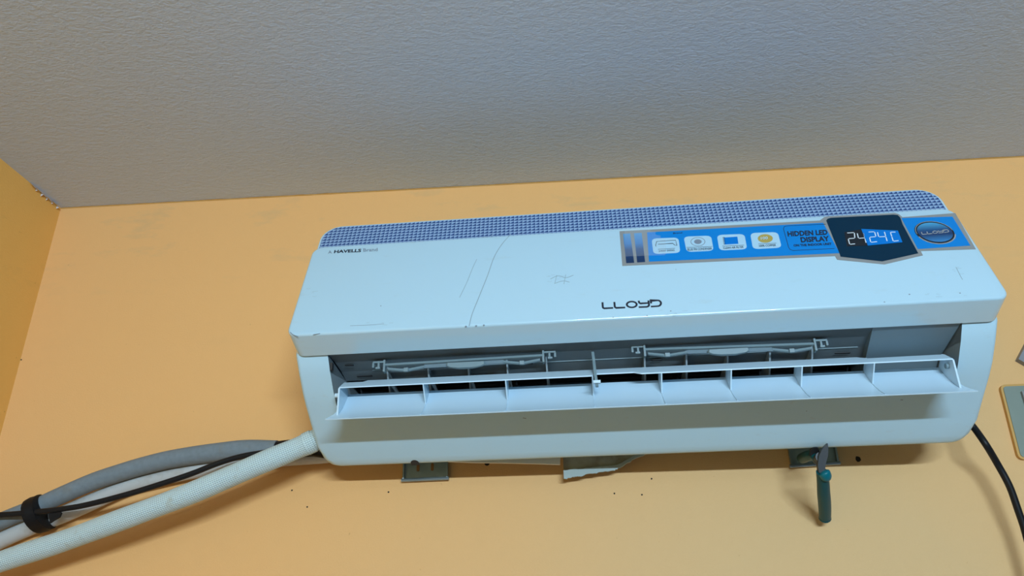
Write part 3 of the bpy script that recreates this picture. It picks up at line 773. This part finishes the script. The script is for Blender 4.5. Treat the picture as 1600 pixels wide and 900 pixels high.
# ------------------------------------------------------------------ pipes and cables on the left
def thing_tube(name, pts, r, m, label, cat, n=16, k=8, uv=False, group=None):
    bm = bmesh.new(); tube(bm, [wp(*p) for p in pts], r, n, k, uv)
    return tag(obj(name, bm, m, ang=60), label, cat, group)
hose = thing_tube('sleeved_hose', [(-120, 924, -.075), (0, 878, -.082), (100, 845, -.09), (200, 808, -.103), (300, 770, -.110), (400, 727, -.112), (465, 700, -.108), (482, 692.5, -.108), (503, 683, -.106)],
    lambda u: .0150 + .0008*u + .0003*math.sin(u*40), SLEEVE, 'white woven-sleeve hose running diagonally into the left end of the air conditioner', 'hose', 24, 10, True)
bm = bmesh.new(); tube(bm, [wp(478, 694.2, -.108), wp(490, 688.5, -.107)], lambda u: .0168, 20, 0, True); obj('sleeve_cuff', bm, SLEEVE, hose, ang=60)
insul = thing_tube('insulated_pipe', [(-90, 856, -.0395), (0, 815, -.0395), (57, 792, -.0395), (78, 782, -.0395), (116, 765, -.0395), (150, 751, -.0395), (185, 739.5, -.0395), (220, 729, -.0395), (260, 719, -.0395), (300, 712, -.0395), (340, 706.5, -.0395), (384, 702, -.0395), (432, 703, -.0395)],
    lambda u: .0126 + .0020*u, FOAMG, 'grey foam-insulated pipe arching above the pale drain pipe', 'pipe', 18, 8)
bm = bmesh.new(); tube(bm, [wp(*p) for p in ((427, 705, -.0395), (445, 702, -.0395), (470, 700, -.038), (497, 699, -.037))], .0140, 16, 6); obj('taped_end', bm, TAPE, insul, label='black tape wrapping')
thing_tube('drain_pipe', [(-90, 890, -.0175), (0, 844, -.0175), (57, 819, -.0175), (100, 803, -.0175), (150, 781, -.0175), (200, 759, -.0175), (250, 746, -.0175), (300, 735, -.0175), (350, 727, -.0175), (400, 719, -.0175), (450, 714.5, -.0175), (500, 711, -.0175), (520, 709, -.0175)],
    .0135, PIPEW, 'pale smooth drain pipe below the grey insulated pipe, left of the air conditioner', 'pipe', 16, 8)
thing_tube('black_cable', [(-80, 806, -.066), (0, 804.5, -.066), (57, 800, -.064), (100, 795, -.066), (139, 788, -.065), (202, 771.5, -.065), (260, 753.5, -.065), (300, 740, -.065), (338, 725, -.065), (370, 715, -.065), (400, 709, -.066), (440, 705, -.066), (489, 709, -.060), (515, 713, -.060), (535, 714, -.0395)],
    .0043, BLACKC, 'thin black cable strapped along the grey and pale pipes', 'cable', 10, 8)
# black tape binding the bundle
bm = bmesh.new(); d = (wp(100, 780, -.04) - wp(40, 805, -.04)).normalized(); c_ = wp(63, 803, -.034)
up = Vector((0, -1, 0)).cross(d).normalized(); rings = []
for k, (o_, sc) in enumerate(((-.0095, .96), (-.009, 1.0), (-.002, 1.03), (.004, 1.0), (.0085, 1.01), (.009, .96))):
    ring = []
    for j in range(24):
        a = 2*math.pi*j/24; ring.append(c_ + d*(o_ + .003*math.sin(a)) + up*math.cos(a)*.0270*sc + Vector((0, -1, 0))*math.sin(a)*(.036)*sc)
    rings.append(ring)
loft(bm, rings); bt = tag(obj('black_tape_binding', bm, TAPE, ang=50), 'black tape wrapped round the pipes and thin black cable near the left edge', 'tape')
bm = bmesh.new(); e0 = wp(76, 806, -.066); pts = [(0, .007), (.010, .008), (.018, .0065), (.0165, .001), (.0185, -.004), (.015, -.0085), (.006, -.010), (0, -.0115)]
A = [e0 + d*a + up*b for a, b in pts]; loft(bm, [A, [p+Vector((0, .003, 0)) for p in A]]); obj('tape_tail', bm, TAPE, bt, smooth=False)

# ------------------------------------------------------------------ power cable on the right
thing_tube('power_cable', [(1490, 636, -.060), (1505, 650, -.080), (1520, 666, -.067), (1540, 694, -.078), (1558, 724, -.06), (1577, 759, -.055), (1590, 795, -.05), (1603, 835, -.045), (1618, 900, -.04), (1626, 960, -.035), (1632, 1050, -.03), (1634, 1250, -.03), (1630, 1500, -.03)],
    .0047, BLACKC, 'black power cable dropping from the right end of the air conditioner', 'cable', 12, 8)

# ------------------------------------------------------------------ board and casing at the right edge
yb = -.006
tlp = wp(1562, 601, yb); blp = wp(1592, 718, yb)
def rpoly(x0, x1, z0, z1, r, sh=0): return [(a + sh*(b-z0), b) for a, b in rrect(x0, x1, z0, z1, (r,)*4, 5)]
bw = .16
bm = bmesh.new(); pl = rpoly(blp.x, blp.x+bw, blp.z, tlp.z, .008, (tlp.x-blp.x)/(tlp.z-blp.z))
loft(bm, [[(a, yb, b) for a, b in pl], [(a, 0, b) for a, b in pl]])
brd = tag(obj('switch_board', bm, RIM, smooth=False), 'grey-green board with an orange painted rim at the right edge of the picture', 'board')
bm = bmesh.new(); pin = inset(pl, .0035); loft(bm, [[(a, yb-.0012, b) for a, b in pin], [(a, yb+.002, b) for a, b in pin]]); obj('board_face', bm, BOARD, brd, smooth=False)
bm = bmesh.new(); a = wp(1595, 612, yb-.003); box(bm, (a.x, yb-.006, a.z-.022), (a.x+.05, yb, a.z)); obj('switch_plate', bm, GREYF, brd, smooth=False)
bm = bmesh.new(); a = wp(1591, 560, -.010); pts = [(a.x, a.z-.001), (a.x+.016, a.z-.014), (a.x+.09, a.z-.014), (a.x+.09, a.z+.04), (a.x+.028, a.z+.034)]
loft(bm, [[(p, -.010, q_) for p, q_ in pts], [(p, 0, q_) for p, q_ in pts]])
tag(obj('grey_casing', bm, GREYM, smooth=False), 'small grey casing corner above the grey-green board at the right edge', 'casing')

# ------------------------------------------------------------------ cutting pliers wedged under the unit
pl_ = bpy.data.objects.new('cutting_pliers', None); COL.objects.link(pl_); pl_.location = wp(1286, 740, -.11)
tag(pl_, 'teal-handled cutting pliers wedged between the air conditioner and the wall plate', 'pliers')
bpy.context.view_layer.update(); inv = pl_.matrix_world.inverted()
def pm(name, bm, m, **k):
    inv_ = Matrix.Translation(-pl_.location)
    bm.transform(inv_); return obj(name, bm, m, pl_, **k)
bm = bmesh.new()
hp = [(1284, 737, -.110), (1286, 752, -.096), (1287, 770, -.076), (1288.5, 788, -.052), (1289, 803, -.030), (1289, 812, -.018)]
def hr(u): return .0088*math.sqrt(max(.05, 1-((u-.93)/.07)**2)) if u > .93 else (.0075 + .0014*math.sin(u*3.0))
tube(bm, [wp(*p) for p in hp], hr, 14, 6); pm('handle', bm, TEAL)
bm = bmesh.new()
tube(bm, [wp(1286, 736, -.114), wp(1288.5, 740, -.113), wp(1290, 744, -.1105), wp(1290, 750, -.105)], lambda u: .0084*math.sqrt(max(.08, 1-(2*u-1)**4)) - .001*u, 14, 6); pm('handle_guard', bm, TEAL2)
bm = bmesh.new()
jp = [(1280, 739), (1278, 727), (1280, 712), (1283.5, 704), (1288, 698), (1293.3, 692.5), (1294.5, 700), (1294, 712), (1290, 726), (1289, 739)]
def jy(b): return -.112 - (739-b)*.00032
A = [wp(a, b, jy(b)) for a, b in jp]; B = [p+Vector((0, .007, .001)) for p in A]; loft(bm, [A, B]); pm('jaw', bm, JAW, smooth=False)
bm = bmesh.new(); c_ = wp(1281, 716, -.108)
tube(bm, [c_+Vector((0, -.006, 0)), c_+Vector((0, .010, 0))], .0075, 14, 0); pm('pivot', bm, JAW)
bm = bmesh.new()
tube(bm, [wp(1279, 720, -.104), wp(1272, 712, -.096), wp(1264, 712, -.080), wp(1258, 714, -.060), wp(1254, 716, -.038), wp(1250, 716, -.016)], lambda u: .0060+.0015*min(1, u*2.5) - (.005*max(0, u-.85)/.15), 12, 5); pm('handle', bm, TEAL)
